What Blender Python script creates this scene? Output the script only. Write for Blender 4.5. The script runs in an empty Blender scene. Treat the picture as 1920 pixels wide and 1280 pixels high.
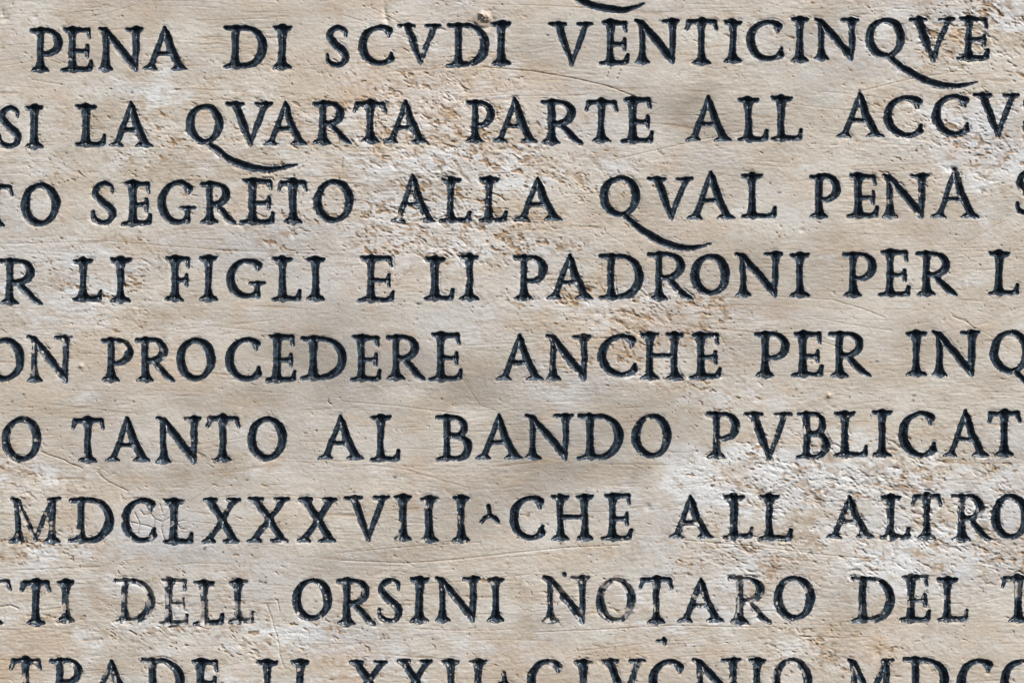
import bpy, math
import numpy as np

# ------------------------------------------------------------------ camera, world, sun, exposure
S = 0.0005                      # metres per unit of the carving plan (the tablet is about a metre across)
CX, CY, ZC = 960.0, 640.0, 1.6  # plan point straight ahead of the camera, its height above ground

scene = bpy.context.scene
cam_d = bpy.data.cameras.new("camera")
cam_d.sensor_width = 36.0
cam_d.lens = 85.0
cam_d.clip_start = 0.05
cam_d.clip_end = 200.0
cam = bpy.data.objects.new("camera", cam_d)
scene.collection.objects.link(cam)
cam.location = (0.0, -1920 * S * 85.0 / 36.0, ZC)
cam.rotation_euler = (math.radians(90), 0, 0)
scene.camera = cam

SUN_TO = np.array([0.42, -0.50, 0.76]); SUN_TO /= np.linalg.norm(SUN_TO)   # towards the sun
elev = math.asin(SUN_TO[2])
azim = math.atan2(SUN_TO[0], SUN_TO[1])

world = bpy.data.worlds.new("World")
scene.world = world
world.use_nodes = True
wn = world.node_tree
for n in list(wn.nodes):
    wn.nodes.remove(n)
sky = wn.nodes.new("ShaderNodeTexSky")
sky.sky_type = 'NISHITA'
sky.sun_disc = False
sky.sun_elevation = elev
sky.sun_rotation = azim
bg = wn.nodes.new("ShaderNodeBackground")
bg.inputs["Strength"].default_value = 0.06
wo = wn.nodes.new("ShaderNodeOutputWorld")
wn.links.new(sky.outputs[0], bg.inputs[0])
wn.links.new(bg.outputs[0], wo.inputs[0])

sun_d = bpy.data.lights.new("sun", 'SUN')
sun_d.energy = 3.4
sun_d.angle = math.radians(2.0)
sun_d.color = (1.0, 0.972, 0.928)
sun = bpy.data.objects.new("sun", sun_d)
scene.collection.objects.link(sun)
from mathutils import Vector
sun.rotation_euler = Vector(-SUN_TO).to_track_quat('-Z', 'Y').to_euler()

scene.view_settings.view_transform = 'Standard'
scene.view_settings.look = 'None'
scene.view_settings.exposure = 0.78
scene.view_settings.gamma = 1.0
scene.view_settings.use_curve_mapping = False

# ------------------------------------------------------------------ the inscription: word, then one box per letter (left, right, top, base)
WORDS = [
    ("Q", [(998, 1070, -116, -41)]),
    ("PENA", [(56,117,53,136),(113,175,52,136),(184,268,51,134),(267,352,49,133)]),
    ("DI", [(419,501,48,130),(511,548,49,130)]),
    ("SCVDI", [(610,655,47,127),(672,739,47,124),(746,828,44,121),(838,917,43,126),(920,959,41,123)]),
    ("VENTICINQVE", [(1028,1113,41,124),(1123,1181,39,123),(1189,1275,36,120),(1284,1348,36,122),(1356,1392,38,118),
        (1399,1469,37,116),(1482,1517,33,117),(1525,1611,33,114),(1623,1697,33,110),(1703,1792,32,117),(1793,1857,32,114)]),
    ("SI", [(-4,39,197,278),(46,82,198,278)]),
    ("LA", [(141,200,196,275),(204,287,190,276)]),
    ("QVARTA", [(349,418,195,270),(422,512,190,274),(493,577,190,273),(585,659,189,271),(661,727,190,268),(719,803,188,270)]),
    ("PARTE", [(873,928,188,268),(922,1010,182,269),(1013,1093,187,271),(1096,1160,187,268),(1163,1226,183,269)]),
    ("ALL", [(1284,1374,179,266),(1383,1441,183,266),(1445,1506,180,265)]),
    ("ACCVS", [(1567,1659,172,259),(1657,1731,178,259),(1748,1818,176,256),(1824,1913,174,258),(1918,1963,172,254)]),
    ("TO", [(-41,26,345,426),(40,112,342,424)]),
    ("SEGRETO", [(171,218,339,422),(228,286,340,423),(295,368,338,422),(375,443,341,420),(449,516,335,421),(519,578,337,419),(588,663,336,418)]),
    ("ALLA", [(733,817,326,418),(825,885,333,418),(898,952,332,417),(963,1055,331,415)]),
    ("QVAL", [(1125,1200,329,407),(1213,1301,331,412),(1288,1379,320,412),(1390,1457,326,410)]),
    ("PENA", [(1517,1576,326,409),(1587,1648,326,409),(1653,1743,325,409),(1745,1837,315,410)]),
    ("S", [(1904,1952,318,406)]),
    ("R", [(-3,79,484,571)]),
    ("LI", [(136,193,484,565),(206,246,483,567)]),
    ("FIGLI", [(308,358,480,565),(373,409,480,565),(424,499,484,560),(510,566,482,565),(573,610,482,564)]),
    ("E", [(670,741,479,567)]),
    ("LI", [(795,853,481,563),(861,899,477,564)]),
    ("PADRONI", [(962,1026,477,563),(1024,1113,475,562),(1123,1207,475,562),(1213,1300,472,563),(1295,1368,476,554),(1378,1468,472,557),(1480,1519,474,558)]),
    ("PER", [(1579,1643,472,557),(1646,1708,469,557),(1717,1795,471,555)]),
    ("L", [(1853,1912,472,554)]),
    ("ON", [(-29,45,633,715),(50,137,628,717)]),
    ("PROCEDERE", [(189,249,633,716),(253,328,632,716),(331,403,633,714),(422,490,632,715),(498,557,627,717),(564,650,630,713),
        (656,716,628,715),(723,798,627,713),(803,868,623,714)]),
    ("ANCHE", [(930,1020,625,713),(1023,1109,626,713),(1121,1195,626,707),(1200,1282,623,712),(1292,1353,624,711)]),
    ("PER", [(1414,1480,621,707),(1483,1545,622,707),(1553,1633,621,707)]),
    ("INQ", [(1698,1738,621,706),(1746,1837,619,706),(1857,1932,619,701)]),
    ("O", [(3,77,781,865)]),
    ("TANTO", [(133,197,783,867),(196,283,781,866),(292,378,780,868),(385,451,779,866),(464,537,780,863)]),
    ("AL", [(595,683,778,862),(694,751,778,865)]),
    ("BANDO", [(817,885,777,865),(891,981,776,862),(983,1076,775,862),(1083,1169,775,862),(1185,1259,775,859)]),
    ("PVBLICAT", [(1323,1387,771,859),(1394,1486,772,863),(1493,1557,771,861),(1564,1628,771,857),(1634,1674,769,858),
        (1685,1755,770,858),(1767,1856,768,857),(1850,1916,770,856)]),
    ("MDCLXXXVIII", [(16,114,930,1018),(129,213,932,1017),(227,293,933,1017),(305,364,935,1020),(379,451,932,1018),(463,544,930,1017),
        (557,633,931,1017),(645,732,928,1015),(738,773,928,1013),(787,822,931,1016),(847,882,929,1016)]),
    ("*", [(899,936,946,982)]),
    ("CHE", [(955,1022,928,1012),(1033,1113,927,1013),(1127,1187,925,1013)]),
    ("ALL", [(1253,1339,927,1010),(1357,1413,927,1010),(1422,1487,926,1013)]),
    ("ALTRO", [(1548,1640,926,1010),(1650,1708,928,1011),(1707,1768,925,1011),(1783,1859,925,1014),(1859,1931,925,1010)]),
    ("TTI", [(-46,23,1085,1171),(37,97,1087,1171),(107,140,1087,1167)]),
    ("DELL", [(213,290,1083,1168),(296,354,1084,1173),(363,421,1088,1172),(429,478,1086,1168)]),
    ("ORSINI", [(549,622,1083,1163),(631,705,1083,1172),(708,755,1082,1168),(768,805,1082,1167),(815,901,1080,1166),(913,946,1082,1166)]),
    ("NOTARO", [(1016,1107,1078,1167),(1118,1191,1082,1167),(1197,1263,1081,1169),(1270,1359,1082,1167),(1365,1447,1079,1169),(1451,1527,1078,1163)]),
    ("DEL", [(1595,1678,1080,1167),(1686,1746,1077,1166),(1756,1817,1082,1165)]),
    ("T", [(1876,1942,1078,1166)]),
    ("STRADE", [(-46,2,1234,1318),(17,79,1233,1317),(91,168,1233,1319),(165,253,1236,1318),(263,346,1233,1318),(354,414,1236,1318)]),
    ("LI", [(481,540,1237,1318),(545,580,1236,1318)]),
    ("XXII", [(653,727,1236,1318),(743,812,1234,1318),(828,862,1236,1318),(879,914,1236,1318)]),
    ("*", [(928,965,1259,1293)]),
    ("GIVGNIO", [(988,1062,1235,1318),(1076,1112,1237,1318),(1126,1211,1234,1319),(1216,1290,1235,1318),(1297,1390,1232,1317),(1402,1437,1234,1317),(1447,1522,1233,1316)]),
    ("MDCC", [(1585,1677,1233,1317),(1693,1780,1231,1317),(1795,1862,1234,1317),(1876,1945,1234,1317)]),
]
# Q tails: control points of the sweep, by the Q's left edge
TAILS = {
    998: [(1046,-40),(1084,-2),(1122,14),(1160,19),(1185,16),(1207,7)],
    1623: [(1668,108),(1700,132),(1735,151),(1770,161),(1802,161),(1832,154)],
    349: [(393,270),(430,298),(462,312),(494,317),(526,315),(556,308)],
    1125: [(1172,404),(1204,432),(1240,453),(1272,463),(1302,464),(1333,457)],
    1857: [(1905,698),(1938,727),(1972,746),(2008,757),(2040,757),(2068,750)],
}
# how much paint has gone from a letter: (left edge, top) -> 0..1
WEAR = {(213,1083):.52,(296,1084):.50,(363,1088):.46,(429,1086):.46,(1118,1082):.55,(1016,1078):.42,(107,1087):.35,(549,1083):.30,
        (16,930):.40,(305,935):.34,(227,933):.28,(129,932):.28,(631,1083):.25,(1365,1079):.45,(1451,1078):.32,(1595,1080):.34,(1686,1077):.34,(1756,1082):.36,
        (1270,1082):.34,(1197,1081):.30,(988,1235):.40,(1076,1237):.42,(1126,1234):.42,(879,1236):.45,(828,1236):.32,(17,1233):.34,(91,1233):.3,
        (263,1233):.32,(165,1236):.36,(1447,1233):.34,(1585,1233):.34,(1297,1232):.34,(1653,325):.30,(1745,315):.30,(1323,771):.36,(1394,772):.32,(1493,771):.34,
        (292,780):.32,(385,779):.34,(50,628):.30,(1185,775):.30,(3,781):.32,(189,633):.30,(253,632):.30,(1023,626):.30,(733,326):.26,(1253,927):.34,
        (1548,926):.3,(1650,928):.34,(1783,925):.36,(1707,925):.3,(1123,39):.2,(113,52):.2,(746,44):.24,(838,43):.26,(1422,926):.28,(1357,927):.3,(738,928):.28,(787,931):.3,(847,929):.26,(1876,1078):.3}

# ------------------------------------------------------------------ numpy noise
class Tile:
    def __init__(self, seed, n=256):
        self.n = n
        self.t = np.random.default_rng(seed).random((n, n)).astype(np.float32)

_tiles = {}
def vnoise(u, v, seed):
    if seed not in _tiles:
        _tiles[seed] = Tile(seed)
    t = _tiles[seed].t; n = 256
    iu = np.floor(u); iv = np.floor(v)
    fu = (u - iu).astype(np.float32); fv = (v - iv).astype(np.float32)
    iu = iu.astype(np.int32); iv = iv.astype(np.int32)
    fu = fu * fu * (3 - 2 * fu); fv = fv * fv * (3 - 2 * fv)
    a = iu & 255; b = (iu + 1) & 255; c = iv & 255; d = (iv + 1) & 255
    top = t[c, a] * (1 - fu) + t[c, b] * fu
    bot = t[d, a] * (1 - fu) + t[d, b] * fu
    return top * (1 - fv) + bot * fv

def fbm(x, y, cx, cy, seed, octaves=3, gain=0.5):
    tot = 0.0; amp = 1.0; out = 0.0
    for k in range(octaves):
        out = out + amp * vnoise(x / cx + 17.3 * k, y / cy + 5.1 * k, seed + k)
        tot += amp; amp *= gain; cx *= 0.5; cy *= 0.5
    return out / tot

def sstep(a, b, x):
    t = np.clip((x - a) / (b - a), 0, 1)
    return t * t * (3 - 2 * t)

# ------------------------------------------------------------------ letter skeletons: paths of (x, y, half width)
def catmull(pts, n=7):
    P = [np.array(p, dtype=float) for p in pts]
    P = [2 * P[0] - P[1]] + P + [2 * P[-1] - P[-2]]
    out = []
    for i in range(1, len(P) - 2):
        for k in range(n):
            t = k / n
            p0, p1, p2, p3 = P[i - 1], P[i], P[i + 1], P[i + 2]
            out.append(0.5 * ((2 * p1) + (-p0 + p2) * t + (2 * p0 - 5 * p1 + 4 * p2 - p3) * t * t + (-p0 + 3 * p1 - 3 * p2 + p3) * t ** 3))
    out.append(P[-2])
    return [tuple(map(float, q)) for q in out]

def glyph(ch, x0, x1, yt, yb, rng):
    W = x1 - x0; H = yb - yt
    R = 6.8 + rng.uniform(-.5, .6)       # stems
    D = 7.3 + rng.uniform(-.5, .5)       # thick diagonals
    T = 4.9 + rng.uniform(-.3, .3)       # thin strokes
    paths = []
    X = lambda u: x0 + u * W
    Y = lambda v: yt + v * H
    j = lambda a=1.0: rng.uniform(-a, a)
    def foot(cx, l, r, base=None):
        b = (yb if base is None else base)
        paths.append([(l + 2.6, b - 3.0 + j(.7), 2.2), (l + 7, b - 5.0, 4.3), (cx - 4, b - 7.6, 5.0), (cx + 4, b - 7.6, 5.0), (r - 7, b - 5.0, 4.3), (r - 2.6, b - 3.0 + j(.7), 2.2)])
        paths.append([(cx, b - 7, R + 2.0), (cx, b - 17, R - .4)])
    def head(cx, l, r):
        paths.append([(l + 2.6, yt + 3.2 + j(.7), 2.6), (l + 6.5, yt + 5.0, 4.8), (cx - 3, yt + 6.2, 4.8), (cx + 3, yt + 6.2, 4.8), (r - 6.5, yt + 4.8, 4.6), (r - 2.6, yt + 2.8 + j(.9), 2.4)])
        paths.append([(cx, yt + 6, R + 1.8), (cx, yt + 16, R - .2)])
    def stem(cx, a=None, b=None, r=None):
        r = r or R
        a = yt + 6 if a is None else a; b = yb - 7 if b is None else b
        paths.append([(cx + j(.5), a, r), (cx + j(.6), (a + b) / 2, r - .7), (cx + j(.5), b, r)])
    def ring(cx, cy, rx, ry, a0, a1, thick, thin, n=36, tilt=12):
        pts = []
        for k in range(n + 1):
            a = math.radians(a0 + (a1 - a0) * k / n)
            w = abs(math.cos(a + math.radians(tilt)))
            pts.append((cx + rx * math.cos(a), cy + ry * math.sin(a), thin + (thick - thin) * w ** 1.4))
        return pts
    if ch == 'I':
        c = X(.5); stem(c); head(c, x0, x1); foot(c, x0, x1)
    elif ch == 'L':
        c = x0 + min(20, .34 * W); stem(c); head(c, x0, c + 21); 
        paths.append([(x0 + 3, yb - 3.6, 3.4), (c, yb - 6.5, 5)]) 
        paths.append([(c, yb - 7, R + 1.5), (c, yb - 15, R)])
        paths.append([(c, yb - 6, 5), (X(.75), yb - 5.0, 4.6), (x1 - 7, yb - 6.5, 4.8)])
        paths.append([(x1 - 7, yb - 7, 4.6), (x1 - 4.2, yb - 20, 3.5)])
    elif ch in 'EF':
        c = x0 + (.36 * W if ch == 'E' else .40 * W); stem(c)
        lx = x0 + .08 * W
        head(c, lx if ch == 'E' else x0 + 2, c + 14)
        ax = x1 - (.07 * W if ch == 'E' else 2)
        paths.append([(c, yt + 5.2, 4.6), (ax - 5, yt + 5.0, 4.2)])
        paths.append([(ax - 6, yt + 5.5, 4.4), (ax - 3.2, yt + 19.5, 3.0)])
        my = Y(.53); mx = x1 - (.13 * W if ch == 'E' else .10 * W)
        paths.append([(c, my, 4.2), (mx - 5, my, 4.0)])
        paths.append([(mx - 3.4, my - 10, 3.3), (mx - 4.4, my, 4.4), (mx - 3.4, my + 10.5, 3.2)])
        if ch == 'E':
            paths.append([(x0 + 3.4, yb - 3.8, 3.6), (c, yb - 7, 5)])
            paths.append([(c, yb - 7, R + 1.5), (c, yb - 15, R)])
            paths.append([(c, yb - 6.4, 4.8), (X(.72), yb - 5.2, 4.6), (x1 - 7, yb - 6.8, 4.7)])
            paths.append([(x1 - 7, yb - 8, 4.6), (x1 - 4.2, yb - 20, 3.5)])
        else:
            foot(c, x0, c + 17)
    elif ch == 'T':
        c = X(.5) + j(1); stem(c)
        paths.append([(x0 + 8, yt + 5.5, 4.4), (c, yt + 5.0, 4.8), (x1 - 8, yt + 5.2, 4.4)])
        paths.append([(x0 + 9, yt + 6, 4.4), (x0 + 3.8, yt + 19.5, 3.2)])
        paths.append([(x1 - 9, yt + 6, 4.4), (x1 - 3.8, yt + 19.5, 3.2)])
        paths.append([(c, yt + 5, R + 2.4), (c, yt + 14, R)])
        foot(c, c - 18, c + 18)
    elif ch in 'PR':
        c = x0 + (.32 if ch == 'P' else .26) * W; stem(c)
        paths.append([(x0 + 4, yt + 5.4, 4.4), (c, yt + 6.5, 5)])
        bx = x1 - 7.3 if ch == 'P' else x0 + .80 * W - 5.5
        jy = .58 if ch == 'P' else .52
        my = Y(jy); cy0 = (yt + 5 + my) / 2; ry = (my - yt - 5) / 2
        sx = c + (bx - c) * .35
        p = [(c, yt + 5.2, 4.6), (sx, yt + 4.8, 4.6)]
        p += ring(sx, cy0, bx - sx, ry, -85, 85, 7.8, 4.4, 16, -8)
        p += [(sx - 2, my, 3.9), (c + 3, my - 1.0, 3.4)]
        paths.append(p)
        foot(c, c - 18 if ch == 'P' else max(x0, c - 18), c + 17)
        if ch == 'R':
            paths.append([(c + 6, my + 1, 3.6), (sx + 2, my + 2, 4.6), (X(.62), Y(.70), 6.3), (X(.80), Y(.88), 6.2), (x1 - 6, yb - 4.5, 4.4), (x1 - 2, yb - 2.0, 2.2)])
    elif ch == 'B':
        c = x0 + .30 * W; stem(c)
        paths.append([(x0 + 4, yt + 5.4, 4.2), (c, yt + 6.5, 5)])
        my = Y(.46)
        for (a, b, bx, th) in ((yt + 5, my, x0 + .86 * W - 5, 6.8), (my, yb - 5.5, x1 - 7.4, 7.7)):
            ry = (b - a) / 2; sx = c + (bx - c) * .42
            paths.append([(c, a, 4.3), (sx, a, 4.3)] + ring(sx, (a + b) / 2, bx - sx, ry, -85, 85, th, 4.3, 16, -8) + [(sx, b, 4.3), (c, b - .5, 4.4)])
        paths.append([(x0 + 3, yb - 3.6, 3.4), (c, yb - 7, 5)])
    elif ch == 'D':
        c = x0 + .27 * W; stem(c)
        paths.append([(x0 + 4, yt + 5.0, 4.4), (c, yt + 6.5, 5)])
        bx = x1 - 8.3; sx = c + (bx - c) * .28
        ry = (H - 10.5) / 2; cy0 = (yt + yb) / 2 - .5
        paths.append([(c, yt + 5.2, 4.6), (sx, yt + 5, 4.6)] + ring(sx, cy0, bx - sx, ry, -88, 88, 8.6, 4.7, 24, -10) + [(sx, yb - 5.5, 4.5), (c, yb - 6.5, 4.8)])
        paths.append([(x0 + 3, yb - 3.8, 3.6), (c, yb - 7, 5)])
        paths.append([(c, yb - 8, R + 1.5), (c, yb - 17, R)])
    elif ch in 'CG':
        ex = .60 if ch == 'C' else .53
        cx = X(ex); rx = ex * W - 7.8; cy = (yt + yb) / 2; ry = H / 2 - 5
        a1 = 305 if ch == 'C' else 312
        a0 = 48 if ch == 'C' else 58
        p = ring(cx, cy, rx, ry, a0, a1, 8.2, 4.4, 36, 10)
        paths.append(p)
        e = p[-1]; s = p[0]
        tx = X(.86) if ch == 'C' else X(.80)
        paths.append([(e[0], e[1], 4.6), (tx - 4, yt + .15 * H, 4.6), (tx - .4, yt + .27 * H, 3.2)])
        if ch == 'C':
            paths.append([(s[0], s[1], 4.6), (x1 - 8, Y(.85), 4.7), (x1 - 4.2, Y(.70), 3.6)])
        else:
            gx = X(.79)
            paths.append([(s[0], s[1], 4.4), (gx - 1, Y(.91), 4.6)])
            paths.append([(gx, Y(.65), 5.6), (gx - 1, Y(.92), 4.6)])
            paths.append([(X(.60), Y(.62), 2.8), (gx, Y(.635), 4.0), (x1 - 3, Y(.61), 2.8)])
    elif ch in 'OQ':
        cx = X(.5); cy = (yt + yb) / 2
        paths.append(ring(cx, cy, W / 2 - 7.4, H / 2 - 5.0, 0, 360, 8.2, 4.5, 48, 14))
        if ch == 'Q':
            tp = TAILS[x0]
            rs = [5.0, 6.6, 7.0, 6.2, 4.4, 1.6]
            paths.append(catmull([(a, b, r) for (a, b), r in zip(tp, rs)]))
    elif ch == 'S':
        q = [(.84,.27,2.6),(.80,.13,4.5),(.52,.062,4.6),(.24,.15,5.6),(.17,.29,6.4),(.40,.46,7.4),(.72,.61,7.4),(.86,.76,6.6),(.70,.915,5.0),(.40,.935,4.6),(.13,.86,4.6),(.065,.70,2.8)]
        paths.append(catmull([(X(u), Y(v), r) for u, v, r in q], 5))
    elif ch == 'V':
        v = (X(.52), yb - 3)
        paths.append([(X(.22), yt + 6, D), (X(.38), Y(.55), D - .3), (v[0], v[1], 3.2)])
        paths.append([(X(.84), yt + 6, T + .6), (X(.66), Y(.55), T + .4), (v[0], v[1], 3.2)])
        paths.append([(x0 + 3.5, yt + 4.6, 3.8), (X(.2), yt + 6.4, 4.8), (X(.37), yt + 4.8, 3.4)])
        paths.append([(X(.65), yt + 5.0, 3.5), (X(.83), yt + 6.0, 4.6), (x1 - 3.5, yt + 4.0, 3.4)])
    elif ch == 'A':
        ap = X(.49)
        paths.append([(ap, yt + 2.6, 2.0), (ap - 2, yt + 12, 4.4), (X(.19), yb - 8, T + .6)])
        paths.append([(ap, yt + 2.6, 2.2), (ap + 3, yt + 13, 6.0), (X(.62), Y(.5), D), (X(.82), yb - 8, D - .2)])
        paths.append([(X(.30), Y(.62), 3.8), (X(.66), Y(.62), 3.9)])
        for (c, l, r) in ((X(.18), x0, X(.33)), (X(.82), X(.61), x1)):
            paths.append([(l + 2.0, yb - 2.8 + j(.7), 1.8), (l + 6.5, yb - 4.6, 3.6), (c, yb - 7.2, 5.0), (r - 6.5, yb - 4.6, 3.6), (r - 2.0, yb - 2.8 + j(.7), 1.7)])
    elif ch == 'N':
        l = X(.17); r = X(.84)
        stem(l, yt + 10, None, R - .7)
        foot(l, x0, X(.35))
        paths.append([(x0 + 4, yt + 3.8, 3.6), (X(.16), yt + 8, 6.0), (X(.45), Y(.44), D), (X(.80), Y(.88), D - .5), (r - 1, yb - 3, 3.6)])
        paths.append([(r, yt + 6, R - .6), (r, Y(.6), R - .9), (r - 1, yb - 4, 3.4)])
        paths.append([(X(.63), yt + 4.6, 3.5), (r, yt + 6.5, 5.0), (x1 - 3.4, yt + 4.0, 3.5)])
        paths.append([(r, yt + 7, R + 1.2), (r, yt + 15, R - .6)])
    elif ch == 'M':
        l = X(.20); r = X(.83); vx = X(.51)
        paths.append([(X(.15), yt + 9, 5.0), (l, yb - 7, 5.2)])
        paths.append([(x0 + .05 * W + 3, yt + 4, 3.4), (X(.18), yt + 10, 5.4), (X(.36), Y(.55), 5.2), (vx, yb - 7, 3.0)])
        paths.append([(X(.83), yt + 9, 5.0), (X(.66), Y(.5), 4.8), (vx, yb - 7, 3.0)])
        paths.append([(X(.84), yt + 8, 5.6), (r, yb - 7, R)])
        paths.append([(X(.76), yt + 6.4, 3.8), (X(.86), yt + 6.0, 4.4), (x1 - 3, yt + 3.6, 3.2)])
        foot(l, x0, X(.31)); foot(r, X(.66), x1)
    elif ch == 'H':
        l = X(.22); r = X(.79)
        for c, a, b in ((l, x0, X(.44)), (r, X(.58), x1)):
            stem(c); head(c, a, b); foot(c, a, b)
        paths.append([(l, Y(.49), 4.2), (r, Y(.49), 4.2)])
    elif ch == 'X':
        paths.append([(X(.22), yt + 7, D - .5), (X(.52), Y(.5), D), (X(.80), yb - 8, D - .4)])
        paths.append([(X(.82), yt + 7, T + .6), (X(.5), Y(.52), T + .3), (X(.19), yb - 8, T + .6)])
        for (c, a, b) in ((X(.21), X(.03), X(.40)), (X(.82), X(.63), x1)):
            paths.append([(a + 3.2, yt + 4.2, 3.6), (c, yt + 6.6, 5.0), (b - 3.2, yt + 4.2, 3.4)])
        for (c, a, b) in ((X(.19), x0, X(.35)), (X(.80), X(.53), X(.97))):
            paths.append([(a + 3.2, yb - 3.6, 3.4), (c, yb - 7, 5.0), (b - 3.2, yb - 3.6, 3.3)])
    elif ch == '*':
        c = (X(.52), Y(.58))
        paths.append([(X(.46), Y(.06), 4.2), (c[0], c[1], 3.4)])
        paths.append([(X(.08), Y(.90), 3.4), (X(.25), Y(.68), 4.4), (c[0], c[1], 3.2)])
        paths.append([(c[0], c[1], 3.2), (X(.80), Y(.74), 5.0), (X(.93), Y(.88), 3.4)])
    elif ch == ',':
        paths.append([(x1 - 6, yt + 4, 3.5), (x1 - 5.5, yt + 9, 5.4), (x1 - 5, yb - 3, 3)])
        paths.append([(x0 + 2.5, (yt + yb) / 2, 2.6), (x1 - 7, (yt + yb) / 2 - 1, 2.2)])
    elif ch == '.':
        paths.append([(X(.5), Y(.4), W / 2), (X(.5), Y(.6), W / 2 - .4)])
    return paths

def path_sdf(path, gx, gy):
    d = np.full(gx.shape, 1e6, dtype=np.float32)
    for (ax, ay, ra), (bx, by, rb) in zip(path[:-1], path[1:]):
        vx, vy = bx - ax, by - ay
        L2 = vx * vx + vy * vy
        if L2 < 1e-9:
            t = 0.0
            dd = np.hypot(gx - ax, gy - ay) - ra
        else:
            t = np.clip(((gx - ax) * vx + (gy - ay) * vy) / L2, 0, 1)
            dd = np.sqrt((gx - ax - t * vx) ** 2 + (gy - ay - t * vy) ** 2) - (ra + (rb - ra) * t)
        d = np.minimum(d, dd)
    return d

def smin(a, b, k):
    h = np.clip(0.5 + 0.5 * (b - a) / k, 0, 1)
    return b * (1 - h) + a * h - k * h * (1 - h)

# ------------------------------------------------------------------ height field of the carved face
STEP = 1.25
XA, XB, YA, YB = -80.0, 2090.0, -140.0, 1350.0
xs = np.arange(XA, XB + .01, STEP, dtype=np.float32); ys = np.arange(YA, YB + .01, STEP, dtype=np.float32)
NX, NY = len(xs), len(ys)
GX, GY = np.meshgrid(xs, ys)

def blobs(lst):
    out = np.zeros_like(GX)
    for (x, y, rx, ry, a) in lst:
        i0 = max(0, int((x - 2.6 * rx - XA) / STEP)); i1 = min(NX, int((x + 2.6 * rx - XA) / STEP) + 1)
        j0 = max(0, int((y - 2.6 * ry - YA) / STEP)); j1 = min(NY, int((y + 2.6 * ry - YA) / STEP) + 1)
        if i1 <= i0 or j1 <= j0: continue
        sx = GX[j0:j1, i0:i1]; sy = GY[j0:j1, i0:i1]
        out[j0:j1, i0:i1] += a * np.exp(-(((sx - x) / rx) ** 2 + ((sy - y) / ry) ** 2))
    return out

# where the surface is weathered to granular pits, and where it is still smooth
pit_zone = blobs([(760,260,320,140,.40),(850,420,260,90,.30),(300,240,200,100,.25),(1180,580,260,50,.3),(120,520,200,60,.3),(1600,960,380,140,.3),(1750,180,200,160,.25),(300,1200,420,80,.2),(830,215,170,95,1.0),(700,260,90,60,.5),(1010,310,200,60,.6),(760,430,120,75,.9),(900,450,150,50,.6),(560,340,60,40,.4),(220,560,90,55,.7),(265,520,40,30,.9),
    (520,430,90,40,.7),(90,330,120,40,.4),(260,270,100,50,.35),(150,470,90,40,.5),(1130,560,160,35,1.0),(1230,600,170,40,.9),(1320,590,60,35,.8),(1120,690,150,50,.8),(1330,730,110,50,.6),(1000,480,120,40,.5),
    (1560,890,260,55,1.1),(1380,900,120,60,.9),(1480,860,90,40,.9),(1750,900,200,60,.6),(1800,70,150,70,.7),(1870,30,90,60,.8),(1760,230,160,60,.5),(1850,300,120,60,.8),(1700,330,80,30,.4),
    (1700,1010,230,70,.7),(1480,1040,200,40,.8),(1380,1070,80,40,.8),(90,1030,110,40,.9),(60,900,90,50,.6),(330,1190,260,50,.35),(540,1210,120,50,.5),(1500,1210,90,40,.6),(1400,60,80,40,.2),(1820,1060,150,60,.5),
    (1550,1240,300,40,.4),(900,20,70,30,.5),(690,30,60,30,.4),(1120,340,140,40,.4)])
smooth_zone = blobs([(640,660,200,90,.8),(1180,830,160,90,.8),(1100,80,140,70,.8),(1280,230,160,90,.6),(1500,560,180,60,.7),(1600,420,160,60,.5),(560,600,200,50,.6),(880,820,200,60,.6),(1650,680,150,70,.6),(200,760,200,60,.5),(470,30,240,40,.5)])
pz = np.clip(.20 + .66 * pit_zone - .6 * smooth_zone, 0, .9)
pz = pz * (0.25 + 1.5 * fbm(GX, GY, 60, 38, 301, 3))

wob = 9.0 * (vnoise(GX / 170, GY / 90, 11) - .5) + 3.0 * (vnoise(GX / 45, GY / 30, 12) - .5)
tilt_y = GY + .045 * GX * (vnoise(GX / 900 + .3, GY / 420, 13) - .35) + wob

H0 = 3.0 * (fbm(GX, GY, 240, 150, 21, 3) - .5)                       # gentle unevenness of the dressed face
pzc = np.clip(pz, 0, 1.1)
sm = np.clip(smooth_zone - .4 * pit_zone, 0, 1)
bed = .35 + .9 * sstep(.35, .7, fbm(GX, GY, 150, 70, 37, 2))
H0 += 0.34 * bed * (vnoise(GX / 30, tilt_y / 3.2, 31) - .5)                # rubbing lines
H0 += 0.42 * bed * (vnoise(GX / 12, tilt_y / 2.4, 32) - .5)
stri = vnoise(GX / 85, (tilt_y + .03 * GX) / 2.9, 33)
H0 -= 0.5 * sstep(.83, .95, stri) * sstep(.3, .65, vnoise(GX / 160, GY / 60, 34))
stri2 = vnoise(GX / 130, (tilt_y - .06 * GX) / 3.1, 35)
H0 -= 0.5 * sstep(.85, .96, stri2) * sstep(.4, .7, vnoise(GX / 190, GY / 70, 36))
H0 += 0.80 * (vnoise(GX / 8.0, GY / 4.6, 41) - .5) * (.30 + .5 * pzc)
H0 += 0.75 * (vnoise(GX / 3.8, GY / 2.9, 42) - .5) * (.42 + .4 * pzc)
H0 += .8 * (vnoise(GX / 16.0, (GY - .25 * GX) / 7.5, 43) - .5) * pzc

wx = GX + 7 * (vnoise(GX / 16, GY / 16, 51) - .5); wy = GY + 7 * (vnoise(GX / 16, GY / 16, 52) - .5) - .24 * GX
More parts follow.
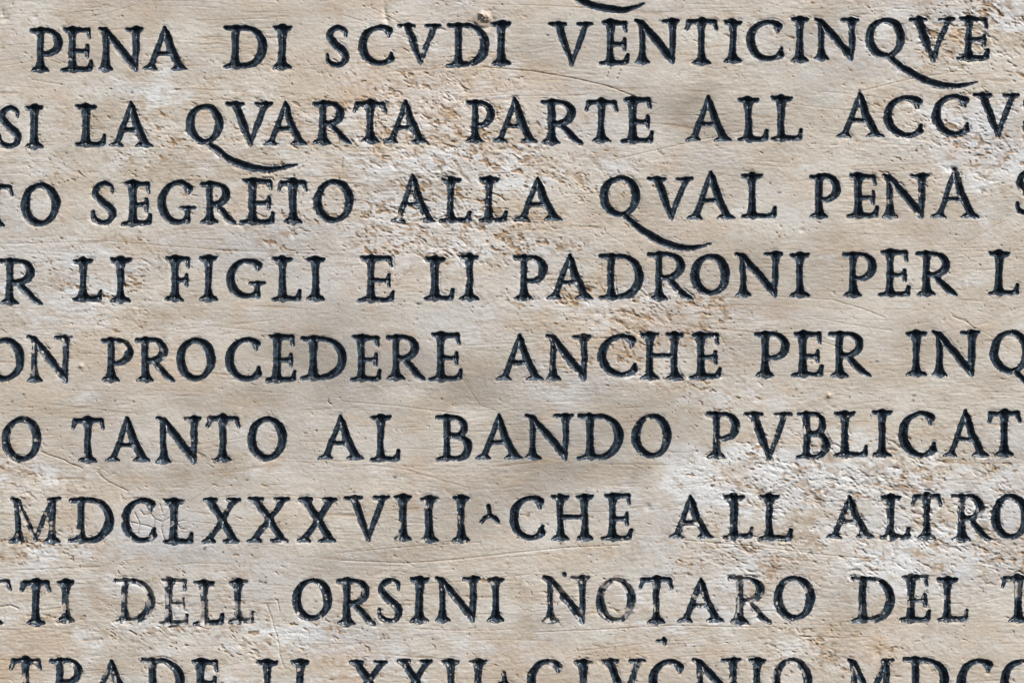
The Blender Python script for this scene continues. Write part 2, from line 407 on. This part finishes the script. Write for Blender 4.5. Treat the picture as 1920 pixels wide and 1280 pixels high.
# granular pits of the weathered zones, ragged
n1 = .5 * vnoise(wx / 9.0, wy / 5.4, 61) + .3 * vnoise(wx / 4.8, wy / 3.4, 62) + .2 * vnoise(GX / 30, GY / 20, 60)
t1 = .84 - .27 * pzc
pit = sstep(0, .16, n1 - t1)
n2 = .45 * vnoise(wx / 19.0, wy / 9.0, 63) + .55 * vnoise(wx / 6.0, wy / 3.6, 64)
pit2 = sstep(0, .13, n2 - (.86 - .26 * pzc))
# lone small holes anywhere
n3 = vnoise(wx / 5.5, wy / 4.2, 65)
pit3 = sstep(.91, .985, n3) * sstep(.35, .6, vnoise(GX / 60, GY / 60, 66))
H0 -= 1.1 * pit * (.55 + .6 * vnoise(GX / 7, GY / 7, 67)) + 1.25 * pit2 + 1.5 * pit3
dirt = np.clip(.6 * pit + .85 * pit2 + .6 * pit3, 0, 1)
dirt *= .35 + .85 * sstep(.3, .6, fbm(GX, GY, 46, 30, 71, 2))
dirt *= np.clip(1 - blobs([(1560,890,300,70,.6),(1680,1030,260,80,.55),(1450,1040,200,50,.3),(1850,250,120,90,.3)]), .2, 1)
dirt = np.clip(dirt + .55 * sstep(.58, .76, .5 * vnoise(wx / 6.0, wy / 4.0, 68) + .5 * vnoise(wx / 22.0, wy / 12.0, 69)) * (.25 + pzc), 0, 1)

hair = sstep(.83, .95, stri) * sstep(.3, .65, vnoise(GX / 160, GY / 60, 34)) + sstep(.85, .96, stri2) * sstep(.4, .7, vnoise(GX / 190, GY / 70, 36))
dirt = np.clip(dirt + .45 * hair, 0, 1)
crack = np.zeros_like(GX)
scar = np.zeros_like(GX)
def line(pts, w, depth, dirty=0.0, raise_edge=0.0, jag=0.0, seed=0):
    """a scratch or crack along pts: a narrow groove in the face"""
    global H0
    r = np.random.default_rng(seed + 900)
    if jag:
        q = [pts[0]]
        for a, b in zip(pts[:-1], pts[1:]):
            n = max(1, int(math.hypot(b[0] - a[0], b[1] - a[1]) / 11))
            for k in range(1, n + 1):
                t = k / n
                e = jag if k < n else 0
                q.append((a[0] + (b[0] - a[0]) * t + r.uniform(-e, e), a[1] + (b[1] - a[1]) * t + r.uniform(-e, e)))
        pts = q
    for a, b in zip(pts[:-1], pts[1:]):
        x0, x1 = min(a[0], b[0]) - 8, max(a[0], b[0]) + 8
        y0, y1 = min(a[1], b[1]) - 8, max(a[1], b[1]) + 8
        i0 = max(0, int((x0 - XA) / STEP)); i1 = min(NX, int((x1 - XA) / STEP) + 2)
        j0 = max(0, int((y0 - YA) / STEP)); j1 = min(NY, int((y1 - YA) / STEP) + 2)
        if i1 <= i0 or j1 <= j0: continue
        d = path_sdf([(a[0], a[1], 0), (b[0], b[1], 0)], GX[j0:j1, i0:i1], GY[j0:j1, i0:i1])
        g = np.exp(-(d / w) ** 2)
        crack[j0:j1, i0:i1] = np.maximum(crack[j0:j1, i0:i1], g * dirty)
        scar[j0:j1, i0:i1] = np.maximum(scar[j0:j1, i0:i1], g * depth)

# cracks and long scratches that can be made out one by one
line([(690,12),(780,60)], .8, .7, .3, jag=1)
line([(640,28),(700,47),(800,85)], .7, .6, .2)
line([(905,126),(1000,134),(1080,148),(1140,162),(1190,181)], 1.0, 1.3, .75)
line([(1190,181),(1230,195)], .9, 1.0, .5)
line([(78,846),(105,857),(130,868),(155,878)], 1.0, 1.5, .8, jag=2, seed=3)
line([(182,884),(194,896),(204,903),(222,912),(240,920)], .9, 1.3, .75, jag=2, seed=4)
line([(1785,592),(1812,603),(1828,616)], .9, 1.2, .7, jag=2, seed=5)
line([(1800,596),(1870,640),(1900,660)], .7, .6, .4, jag=2, seed=6)
line([(920,362),(935,366),(948,377)], 1.2, 2.0, .9, jag=1, seed=7)
line([(60,150),(120,160)], .7, .7, .2)
line([(500,1133),(510,1160),(519,1190),(527,1235),(532,1250)], 1.0, 1.2, .2, jag=2, seed=8)
line([(520,1125),(524,1145)], 1.0, 1.5, .2, jag=1, seed=9)
line([(297,1180),(320,1200),(331,1204)], .8, .8, .1, jag=2, seed=10)
line([(0,1137),(20,1134),(34,1140)], 1.5, 1.6, .5, jag=1, seed=11)
line([(640,1050),(760,1055),(860,1048),(960,1036),(1060,1026),(1160,1022)], .9, 1.2, .3)
line([(640,1036),(720,1028),(800,1022),(900,1016)], .8, .9, .3)
line([(700,1100),(860,1090),(1000,1075)], .7, .7, .2)
line([(1000,1185),(1120,1180),(1260,1172),(1420,1176)], .8, .9, .3)
line([(1280,1012),(1400,1022),(1550,1040),(1640,1048)], .9, 1.1, .4)
line([(1150,300),(1290,268),(1420,240)], .8, .9, .3)
line([(1600,175),(1700,150),(1790,135)], .8, .9, .3)
line([(0,458),(200,452),(420,470),(640,478)], .7, .7, .3)
line([(1280,610),(1400,622),(1540,640),(1600,660)], .8, .9, .3)
line([(1440,555),(1560,562),(1620,580),(1660,596)], .8, .9, .35)
line([(640,752),(740,760),(860,775)], .8, .8, .4)
line([(640,876),(700,872),(760,880),(880,915)], .7, .7, .3)
line([(860,700),(900,760),(930,770)], .7, .6, .2)
line([(840,650),(1020,640),(1120,655),(1240,690)], .6, .5, .2)
for k, (x, y) in enumerate([(1145,128),(1141,136),(1139,142),(1164,131),(1161,138),(1158,146)]):
    line([(x, y), (x - 1.5, y + 2.5)], 1.1, 1.8, 1.0)
# crazed patch by the L of the numeral
for k, pts in enumerate([[(262,955),(270,965),(282,962),(290,972),(305,978),(318,970)],[(290,972),(288,990),(285,1005),(283,1018)],[(318,950),(312,962),(305,978),(302,990),(306,1005),(312,1018)],
        [(245,978),(262,982),(290,990)],[(252,960),(258,972),(262,982),(258,1000)],[(318,985),(330,978),(345,975)],[(330,978),(338,990),(350,992)],[(300,945),(304,960)],[(280,948),(276,965)],[(318,970),(330,960)]]):
    line(pts, 1.0, 1.5, .75, jag=2, seed=20 + k)
# random hairline scratches, nearly level
rs = np.random.default_rng(77)
for k in range(240):
    x = rs.uniform(XA, XB); y = rs.uniform(YA, YB); L = rs.uniform(30, 230)
    a = rs.normal(0.02, .10) if rs.random() < .8 else rs.normal(0.5, .5)
    if abs(a) > .3: L *= .4
    b = rs.normal(0, .05)
    pts = [(x + L * t, y - L * (a * t + b * t * t)) for t in np.linspace(0, 1, 6)]
    line(pts, rs.uniform(.6, .85), rs.uniform(.2, .65), rs.uniform(.1, .6))
H0 -= 1.15 * scar

# chips, lumps and marks that stand out singly
H0 += 5.0 * blobs([(908,31,9,8,1.0),(902,26,5,4,.8),(914,35,5,5,.7)]) * (.4 + 1.2 * vnoise(GX / 4, GY / 4, 81))
ring_d = np.hypot((GX - 906) / 19, (GY - 38) / 16)
H0 -= 2.5 * np.exp(-((ring_d - 1) / .25) ** 2) * sstep(0, 14, GY - 28 + .2 * (GX - 906))
H0 += 2.5 * blobs([(1554,741,4.5,4,1.4),(152,686,4,4,1.2)])
H0 -= 3.0 * blobs([(722,24,4,13,1.0),(727,38,4,6,.8),(6,28,10,10,.8),(10,36,6,5,.7),(65,33,5,3,.6),(1215,951,9,8,.6),(1504,432,5,4,.7),(1645,1224,6,9,.9),(235,515,12,6,.5),(1785,317,9,4,.9),(1790,322,5,9,.7)]) * (.5 + vnoise(GX / 5, GY / 4, 82))
specks = blobs([(383,1029,2.5,2.5,1),(397,1017,2,2,.9),(418,1035,2.2,2.2,.9),(443,1053,1.6,1.6,.8),(487,1090,2.5,2.0,1),(497,1092,3,2.2,1),(498,1082,2,1.6,.9),(633,1156,2,2,.9),(592,1128,2,2,.9),
    (714,1198,2.4,2.4,.8),(728,1196,2,2,.8),(758,1200,2,2,.9),(811,1198,2,2,.9),(772,1198,1.6,1.6,.7),(688,1182,1.6,1.6,.9),(679,1178,1.5,1.5,.8),(1027,67,3,1.6,1),(1237,40,3,3,.6),(1718,283,3,1.6,.9),(247,174,2.2,2,.9),
    (22,753,2,2,.9),(44,740,2.2,2.2,.9),(215,752,2,2,.8),(250,753,2,2,.8),(615,752,1.6,1.6,.8),(828,748,2,2,.9),(740,895,3.5,2.5,.9),(1051,1019,2.2,2.2,.9),(463,900,3,1.6,1),(150,1062,1.8,1.8,.9),(1644,678,3,1.6,.8),(1632,679,2,1.3,.7),
    (1712,751,2.2,2.2,.8),(1593,745,2,2,.8),(1714,742,4,2.5,.7),(1461,444,2.2,2.2,.9),(1444,344,2.2,2.2,.9),(1461,362,4,2,.9),(785,570,5,2.2,.9),(1373,882,2,2,.7),(1130,1019,2,1.8,.8),(1108,1053,2,2,.7)])
H0 -= 1.4 * specks

# ---- letters carved into it
warp_x = 2.2 * (vnoise(GX / 18, GY / 18, 91) - .5) + .8 * (vnoise(GX / 5, GY / 5, 92) - .5)
warp_y = 2.2 * (vnoise(GX / 18, GY / 18, 93) - .5) + .8 * (vnoise(GX / 5, GY / 5, 94) - .5)
EXTRA = [(",", [(1230,1251,1192,1210)]), (".", [(1055,1063,1072,1082)])]
SD = np.full(GX.shape, 60.0, dtype=np.float32)
carved = []                       # (word index, character, window, own distance, wear)
for wi, (word, boxes) in enumerate(WORDS + EXTRA):
    for ch, (x0, x1, yt, yb) in zip(word, boxes):
        rng = np.random.default_rng(abs(int(x0 * 131 + yt * 17)) + 5)
        paths = glyph(ch, x0, x1, yt, yb, rng)
        ax = [p[0] for q in paths for p in q]; ay = [p[1] for q in paths for p in q]
        i0 = max(0, int((min(ax) - 16 - XA) / STEP)); i1 = min(NX, int((max(ax) + 16 - XA) / STEP) + 2)
        j0 = max(0, int((min(ay) - 16 - YA) / STEP)); j1 = min(NY, int((max(ay) + 16 - YA) / STEP) + 2)
        sl = (slice(j0, j1), slice(i0, i1))
        gx = GX[sl] + warp_x[sl]; gy = GY[sl] + warp_y[sl]
        d = None
        for p in paths:
            q = path_sdf(p, gx, gy)
            d = q if d is None else smin(d, q, 4.0)
        d = d + .2
        SD[sl] = np.minimum(SD[sl], d)
        carved.append((wi, ch, sl, d, min(.62, WEAR.get((x0, yt), .12 if yt < 900 else .2) * (1.12 if yt > 1060 else 1))))

edge_n = (vnoise(GX / 3.4, GY / 3.4, 101) - .5) * (.8 + .9 * np.clip(pz, 0, 1)) + (vnoise(GX / 9, GY / 7, 102) - .5) * 1.0 * (.4 + np.clip(pz, 0, 1))
SDe = SD + edge_n
dd = (np.sqrt(SDe * SDe + .6) - SDe) * .5
CAP = 20.0
groove = CAP * np.tanh(1.55 * dd / CAP)
groove *= sstep(30, 10, SD)
groove += (.25 * (vnoise(GX / 3.0, GY / 4.0, 103) - .5) + .6 * (vnoise(GX / 6.0, GY / 9.0, 104) - .5)) * sstep(0, -4, SDe)   # chisel marks
inside = sstep(1.0, -1.5, SDe)
HT = H0 * (1 - .55 * inside) - groove
# crumbled stone along some letter edges
rim = (.5 + 1.4 * np.clip(pz, 0, 1)) * np.exp(-((SDe - 2.0) / 2.2) ** 2) * sstep(.58, .80, vnoise(GX / 11, GY / 8, 105))
HT -= 1.3 * rim * (SDe > 0)
fade = sstep(0, 25, np.minimum(np.minimum(GX - XA, XB - GX), np.minimum(GY - YA, YB - GY)))
HT = HT * fade

# ---- colour marks on the stone: deposits in pits, soft darker patches, grey veins, paint specks
dirt = np.clip(dirt + .8 * crack, 0, 1)
dark_patch = blobs([(700,680,260,80,.3),(1120,800,230,120,.12),(930,760,200,60,.15),(860,990,160,50,.25),(330,900,180,40,.2),(100,720,120,80,.15),(740,695,220,60,.45),(1140,790,190,110,.18),(1080,900,190,40,.22),(600,650,130,45,.3),(1300,210,130,60,.35),(170,100,80,200,.12),(745,690,150,55,.75),(640,650,120,50,.45),(1150,775,150,80,.28),(1110,850,190,60,.35),(1290,215,110,55,.55),(1110,95,110,60,.45),(560,590,180,40,.35),(1200,400,120,40,.45),(560,420,130,45,.35),(1420,500,170,80,.25),
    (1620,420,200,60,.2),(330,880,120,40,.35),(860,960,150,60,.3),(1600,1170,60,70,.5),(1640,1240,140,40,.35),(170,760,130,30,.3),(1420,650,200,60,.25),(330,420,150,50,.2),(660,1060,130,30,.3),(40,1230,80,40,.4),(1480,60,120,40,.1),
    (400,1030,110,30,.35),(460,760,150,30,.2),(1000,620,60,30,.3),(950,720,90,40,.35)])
dark_patch = np.clip(dark_patch * (-.1 + 2.2 * fbm(GX, GY, 110, 50, 111, 6, .68)) + 1.3 * (fbm(GX, GY, 260, 130, 112, 5, .58) - .47) + .7 * (fbm(GX, GY, 70, 34, 113, 3) - .56), 0, 1)  # soft grey-brown darkening: placed blobs broken up by noise
grey = blobs([(255,990,90,40,.9),(330,1010,80,50,.7),(170,500,60,25,.3),(360,380,90,40,.35),(40,410,40,40,.4),(1640,120,90,40,.3),(150,560,50,60,.3),(1240,980,70,40,.3),(1390,1040,60,25,.6),(700,1200,140,40,.35),(420,480,140,40,.35),(900,600,60,60,.2),(1750,60,80,40,.25),(960,1100,60,40,.3),(1870,250,50,50,.4),(310,10,60,25,.5),(1780,1120,60,40,.3),(480,820,60,40,.35)])
grey = np.clip(grey * (.6 + .8 * fbm(GX, GY, 40, 30, 121, 3)) + 1.9 * (fbm(GX, GY, 210, 120, 122, 5, .6) - .47), 0, 1)
ochre = blobs([(640,1255,70,40,.55),(950,1245,120,40,.5),(40,1235,70,50,.5),(1640,1190,80,60,.4),(1200,1235,90,35,.45),(1120,640,140,60,.3),(1250,600,160,50,.35),(520,170,120,50,.3),(250,640,120,50,.2),(1060,420,180,40,.25),(1700,420,120,70,.2),(330,690,120,30,.25),(860,900,120,40,.25),(1795,68,18,16,1.0),(1790,60,8,8,.6),(1554,741,5,4,1.2),(152,685,4.5,4,.8),(1648,1205,14,12,.9),(906,42,22,14,.5),(1645,405,20,8,.3),(1100,5,60,15,.2),(285,20,70,26,.25),(740,470,110,60,.25),(620,370,60,40,.3),(820,195,170,80,.55),(690,130,90,50,.35),(960,150,90,40,.35)])
ochre = np.clip(ochre * (.5 + fbm(GX, GY, 26, 20, 131, 3)) + .75 * sstep(.60, .82, fbm(GX, GY, 64, 36, 132, 4)) * .5, 0, 1)
bleach = blobs([(830,210,150,80,.6),(1560,890,250,50,.8),(1700,1010,220,70,.6),(760,440,110,60,.5),(1430,1140,200,60,.35),(980,1170,250,60,.35),(1850,250,120,90,.5),(1380,900,120,60,.6),(300,1200,300,60,.3),(100,1090,150,60,.4),(250,180,140,60,.3),(960,1250,250,40,.2),(1220,570,150,30,.4),(60,560,120,60,.3)])
bleach += .5 * np.clip(pit_zone, 0, 1)
bleach = np.clip(bleach * (-.15 + 2.1 * fbm(GX, GY, 42, 26, 141, 3)) + 1.5 * (fbm(GX, GY, 80, 44, 142, 4) - .52) + .9 * (fbm(GX, GY, 24, 13, 143, 3) - .58), 0, 1)
bleach = sstep(.08, .95, bleach)
# paint that strayed on to the stone beside the letters
strayed = sstep(.80, .92, vnoise(GX / 4.0, GY / 3.0, 151)) * np.exp(-(np.clip(SDe, 0, 99) / 2.6) ** 2) * .8
specks = np.clip(specks + strayed * (SDe > .2), 0, 1)

residue = sstep(.6, -1.2, SDe) * (.35 + .75 * sstep(.3, .65, fbm(GX, GY, 9, 12, 171, 2)))

# ------------------------------------------------------------------ materials
def new_mat(name):
    m = bpy.data.materials.new(name)
    m.use_nodes = True
    nt = m.node_tree
    return m, nt, nt.nodes["Principled BSDF"]

def node(nt, kind, **kw):
    n = nt.nodes.new(kind)
    for k, v in kw.items():
        setattr(n, k, v)
    return n

def attr(nt, name):
    return node(nt, "ShaderNodeAttribute", attribute_name=name).outputs["Fac"]

def mix(nt, fac, a, b, blend='MIX'):
    n = node(nt, "ShaderNodeMix", data_type='RGBA', blend_type=blend)
    n.clamp_factor = True
    for sock, val in ((n.inputs[0], fac), (n.inputs[6], a), (n.inputs[7], b)):
        if hasattr(val, "links"):
            nt.links.new(val, sock)
        elif isinstance(val, (int, float)):
            sock.default_value = val
        else:
            sock.default_value = (*val, 1)
    return n.outputs[2]

def math_n(nt, op, a, b=0.0, clamp=False):
    n = node(nt, "ShaderNodeMath", operation=op)
    n.use_clamp = clamp
    for sock, val in ((n.inputs[0], a), (n.inputs[1], b)):
        if hasattr(val, "links"):
            nt.links.new(val, sock)
        else:
            sock.default_value = val
    return n.outputs[0]

def noise(nt, scale, detail=4, rough=.6, stretch=(1, 1, 1), dist=0.0):  # stretch > 1 squeezes the pattern
    tc = node(nt, "ShaderNodeTexCoord")
    mp = node(nt, "ShaderNodeMapping")
    mp.inputs["Scale"].default_value = stretch
    nt.links.new(tc.outputs["Object"], mp.inputs["Vector"])
    n = node(nt, "ShaderNodeTexNoise")
    n.inputs["Scale"].default_value = scale
    n.inputs["Detail"].default_value = detail
    n.inputs["Roughness"].default_value = rough
    n.inputs["Distortion"].default_value = dist
    nt.links.new(mp.outputs[0], n.inputs["Vector"])
    return n.outputs["Fac"]

def ramp(nt, fac, lo, hi):
    n = node(nt, "ShaderNodeMapRange", interpolation_type='SMOOTHSTEP')
    n.inputs["From Min"].default_value = lo
    n.inputs["From Max"].default_value = hi
    nt.links.new(fac, n.inputs["Value"])
    return n.outputs[0]

stone, nt, bsdf = new_mat("weathered_marble")
c = mix(nt, ramp(nt, noise(nt, 14, 5, .6, (1, 1, 2.0)), .35, .68), (.455, .393, .32), (.56, .518, .46))
c = mix(nt, math_n(nt, 'MULTIPLY', attr(nt, "bleach"), .85), c, (.635, .635, .63))
c = mix(nt, math_n(nt, 'MULTIPLY', attr(nt, "dark_patch"), .80), c, (.27, .23, .185))
c = mix(nt, math_n(nt, 'MULTIPLY', attr(nt, "grey"), .70), c, (.475, .475, .485))
c = mix(nt, math_n(nt, 'MULTIPLY', attr(nt, "ochre"), .55), c, (.50, .325, .19))
streak = ramp(nt, noise(nt, 30, 4, .65, (1, 1, 14), .4), .56, .72)
c = mix(nt, math_n(nt, 'MULTIPLY', streak, .18), c, (.34, .265, .18))
mott = ramp(nt, noise(nt, 190, 3, .6, (1, 1, 1.6)), .52, .75)
c = mix(nt, math_n(nt, 'MULTIPLY', mott, .42), c, (.34, .255, .165))
lite = ramp(nt, noise(nt, 120, 3, .6, (1, 1, 2.2)), .58, .78)
c = mix(nt, math_n(nt, 'MULTIPLY', lite, .5), c, (.69, .67, .63))
c = mix(nt, math_n(nt, 'MULTIPLY', attr(nt, "dirt"), .88), c, (.27, .165, .08))
c = mix(nt, math_n(nt, 'MULTIPLY', attr(nt, "residue"), .85), c, (.16, .16, .17))
c = mix(nt, math_n(nt, 'MULTIPLY', attr(nt, "specks"), .9), c, (.015, .016, .02))
nt.links.new(c, bsdf.inputs["Base Color"])
bsdf.inputs["Roughness"].default_value = .62
bsdf.inputs["Specular IOR Level"].default_value = .35
bmp = node(nt, "ShaderNodeBump")
bmp.inputs["Strength"].default_value = .32
bmp.inputs["Distance"].default_value = .0005
h = math_n(nt, 'ADD', noise(nt, 700, 3, .7, (1, 1, 2.2)), math_n(nt, 'MULTIPLY', noise(nt, 260, 3, .6, (1, 1, 6)), .7))
nt.links.new(h, bmp.inputs["Height"])
nt.links.new(bmp.outputs[0], bsdf.inputs["Normal"])

paint, nt, bsdf = new_mat("old_black_paint")
c = mix(nt, ramp(nt, noise(nt, 150, 5, .7), .36, .70), (.007, .012, .019), (.054, .078, .104))
c = mix(nt, math_n(nt, 'MULTIPLY', ramp(nt, noise(nt, 520, 3, .7), .60, .72), .45), c, (.11, .085, .062))
c = mix(nt, math_n(nt, 'MULTIPLY', ramp(nt, noise(nt, 60, 3, .6), .55, .8), .25), c, (.06, .065, .075))
nt.links.new(c, bsdf.inputs["Base Color"])
bsdf.inputs["Roughness"].default_value = .35
bsdf.inputs["Specular IOR Level"].default_value = .65
bmp = node(nt, "ShaderNodeBump")
bmp.inputs["Strength"].default_value = .35
bmp.inputs["Distance"].default_value = .0003
nt.links.new(noise(nt, 800, 2, .6), bmp.inputs["Height"])
nt.links.new(bmp.outputs[0], bsdf.inputs["Normal"])

# ------------------------------------------------------------------ meshes
def mesh_from(name, verts, quads, material, attrs=None, smooth=True):
    me = bpy.data.meshes.new(name)
    nv, nq = len(verts), len(quads)
    me.vertices.add(nv)
    me.vertices.foreach_set("co", np.ascontiguousarray(verts, dtype=np.float32).ravel())
    me.loops.add(nq * 4)
    me.loops.foreach_set("vertex_index", np.ascontiguousarray(quads, dtype=np.int32).ravel())
    me.polygons.add(nq)
    me.polygons.foreach_set("loop_start", np.arange(nq, dtype=np.int32) * 4)
    me.polygons.foreach_set("use_smooth", np.full(nq, smooth, dtype=bool))
    me.update(calc_edges=True)
    for k, v in (attrs or {}).items():
        a = me.attributes.new(k, 'FLOAT', 'POINT')
        a.data.foreach_set("value", np.ascontiguousarray(v, dtype=np.float32).ravel())
    me.materials.append(material)
    ob = bpy.data.objects.new(name, me)
    scene.collection.objects.link(ob)
    return ob

def world_pts(px, py, h):
    return np.stack([(px - CX) * S, -h * S, (CY - py) * S + ZC], axis=-1)

root = bpy.data.objects.new("marble_tablet", None)
scene.collection.objects.link(root)
root.location = (0, 0, ZC - .9)
root["label"] = "weathered cream marble tablet carved with rows of black painted Roman capitals"
root["category"] = "inscription"

def under(ob, parent):
    ob.parent = parent
    return ob
O = np.array([0, 0, ZC - .9], dtype=np.float32)

# the slab: carved face, plain margin round it, rounded edge, sides and back
V = world_pts(GX.ravel(), GY.ravel(), HT.ravel()) - O
idx = np.arange(NX * NY, dtype=np.int32).reshape(NY, NX)
Q = np.stack([idx[:-1, :-1], idx[1:, :-1], idx[1:, 1:], idx[:-1, 1:]], axis=-1).reshape(-1, 4)
rings = [(0, 0, 0), (330, 330, 0), (337, 337, -3), (340, 340, -10), (340, 340, -150)]
extra = []; eq = []
base = NX * NY
for (mx, my, h) in rings:
    for (px, py) in ((XA - mx, YA - my), (XB + mx, YA - my), (XB + mx, YB + my), (XA - mx, YB + my)):
        extra.append(world_pts(np.float32(px), np.float32(py), np.float32(h)) - O)
for k in range(len(rings) - 1):
    for e in range(4):
        a = base + k * 4 + e; b = base + k * 4 + (e + 1) % 4
        eq.append((a, a + 4, b + 4, b))
n = base + (len(rings) - 1) * 4
eq.append((n, n + 1, n + 2, n + 3))
V = np.concatenate([V, np.array(extra)]); Q = np.concatenate([Q, np.array(eq, dtype=np.int32)])
pad = np.zeros(len(extra), dtype=np.float32)
A = {k: np.concatenate([v.ravel(), pad]) for k, v in (("dirt", dirt), ("dark_patch", dark_patch), ("grey", grey), ("ochre", ochre), ("bleach", bleach), ("specks", specks), ("residue", residue))}
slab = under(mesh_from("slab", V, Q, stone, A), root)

# the painted letters: a coat of paint lying in each carved letter
flake = .62 * vnoise(GX / 9.0, GY / 14.0, 161) + .38 * vnoise(GX / 3.6, GY / 5.0, 162)
word_ob = {}
for wi, ch, sl, d, wear in carved:
    own = (d <= SD[sl] + .02)
    s = d + edge_n[sl]
    thr = .97 - .62 * wear
    shoulder = .30 * wear * np.exp(-((s + 2.6) / 1.9) ** 2)
    loss = sstep(-.02, .05, flake[sl] + shoulder - thr) * 3.0
    cover = -(s - 1.0) - loss * 4.0
    off = np.clip(cover * .40, -1.4, .34)
    off = np.where(own, off, -1.4)
    keep_v = off > -1.39
    kq = keep_v[:-1, :-1] | keep_v[1:, :-1] | keep_v[1:, 1:] | keep_v[:-1, 1:]
    if not kq.any(): continue
    h, w = d.shape
    ii = np.arange(h * w).reshape(h, w)
    q = np.stack([ii[:-1, :-1], ii[1:, :-1], ii[1:, 1:], ii[:-1, 1:]], axis=-1)[kq]
    used, inv = np.unique(q.ravel(), return_inverse=True)
    z = (HT[sl] + off).ravel()[used]
    px = GX[sl].ravel()[used]; py = GY[sl].ravel()[used]
    centre = np.array([(px.mean() - CX) * S, 0, (CY - py.max()) * S + ZC], dtype=np.float32)
    vv = world_pts(px, py, z) - centre
    name = {'*': "interpunct", ',': "paint_blot", '.': "paint_blot"}.get(ch, "letter")
    ob = mesh_from(name, vv, inv.reshape(-1, 4), paint)
    if name != "letter":
        ob.location = Vector(centre - O); under(ob, root)
        continue
    if wi not in word_ob:
        e = bpy.data.objects.new("word", None)
        scene.collection.objects.link(e)
        e.location = Vector(centre - O); under(e, root)
        word_ob[wi] = (e, centre)
    e, c0 = word_ob[wi]
    ob.location = Vector(centre - c0); under(ob, e)
    if wear >= .42:
        ob["label"] = "letter %s with much of its black paint worn away" % ch
for wi, (e, _) in word_ob.items():
    e["label"] = "carved word reading " + WORDS[wi][0]
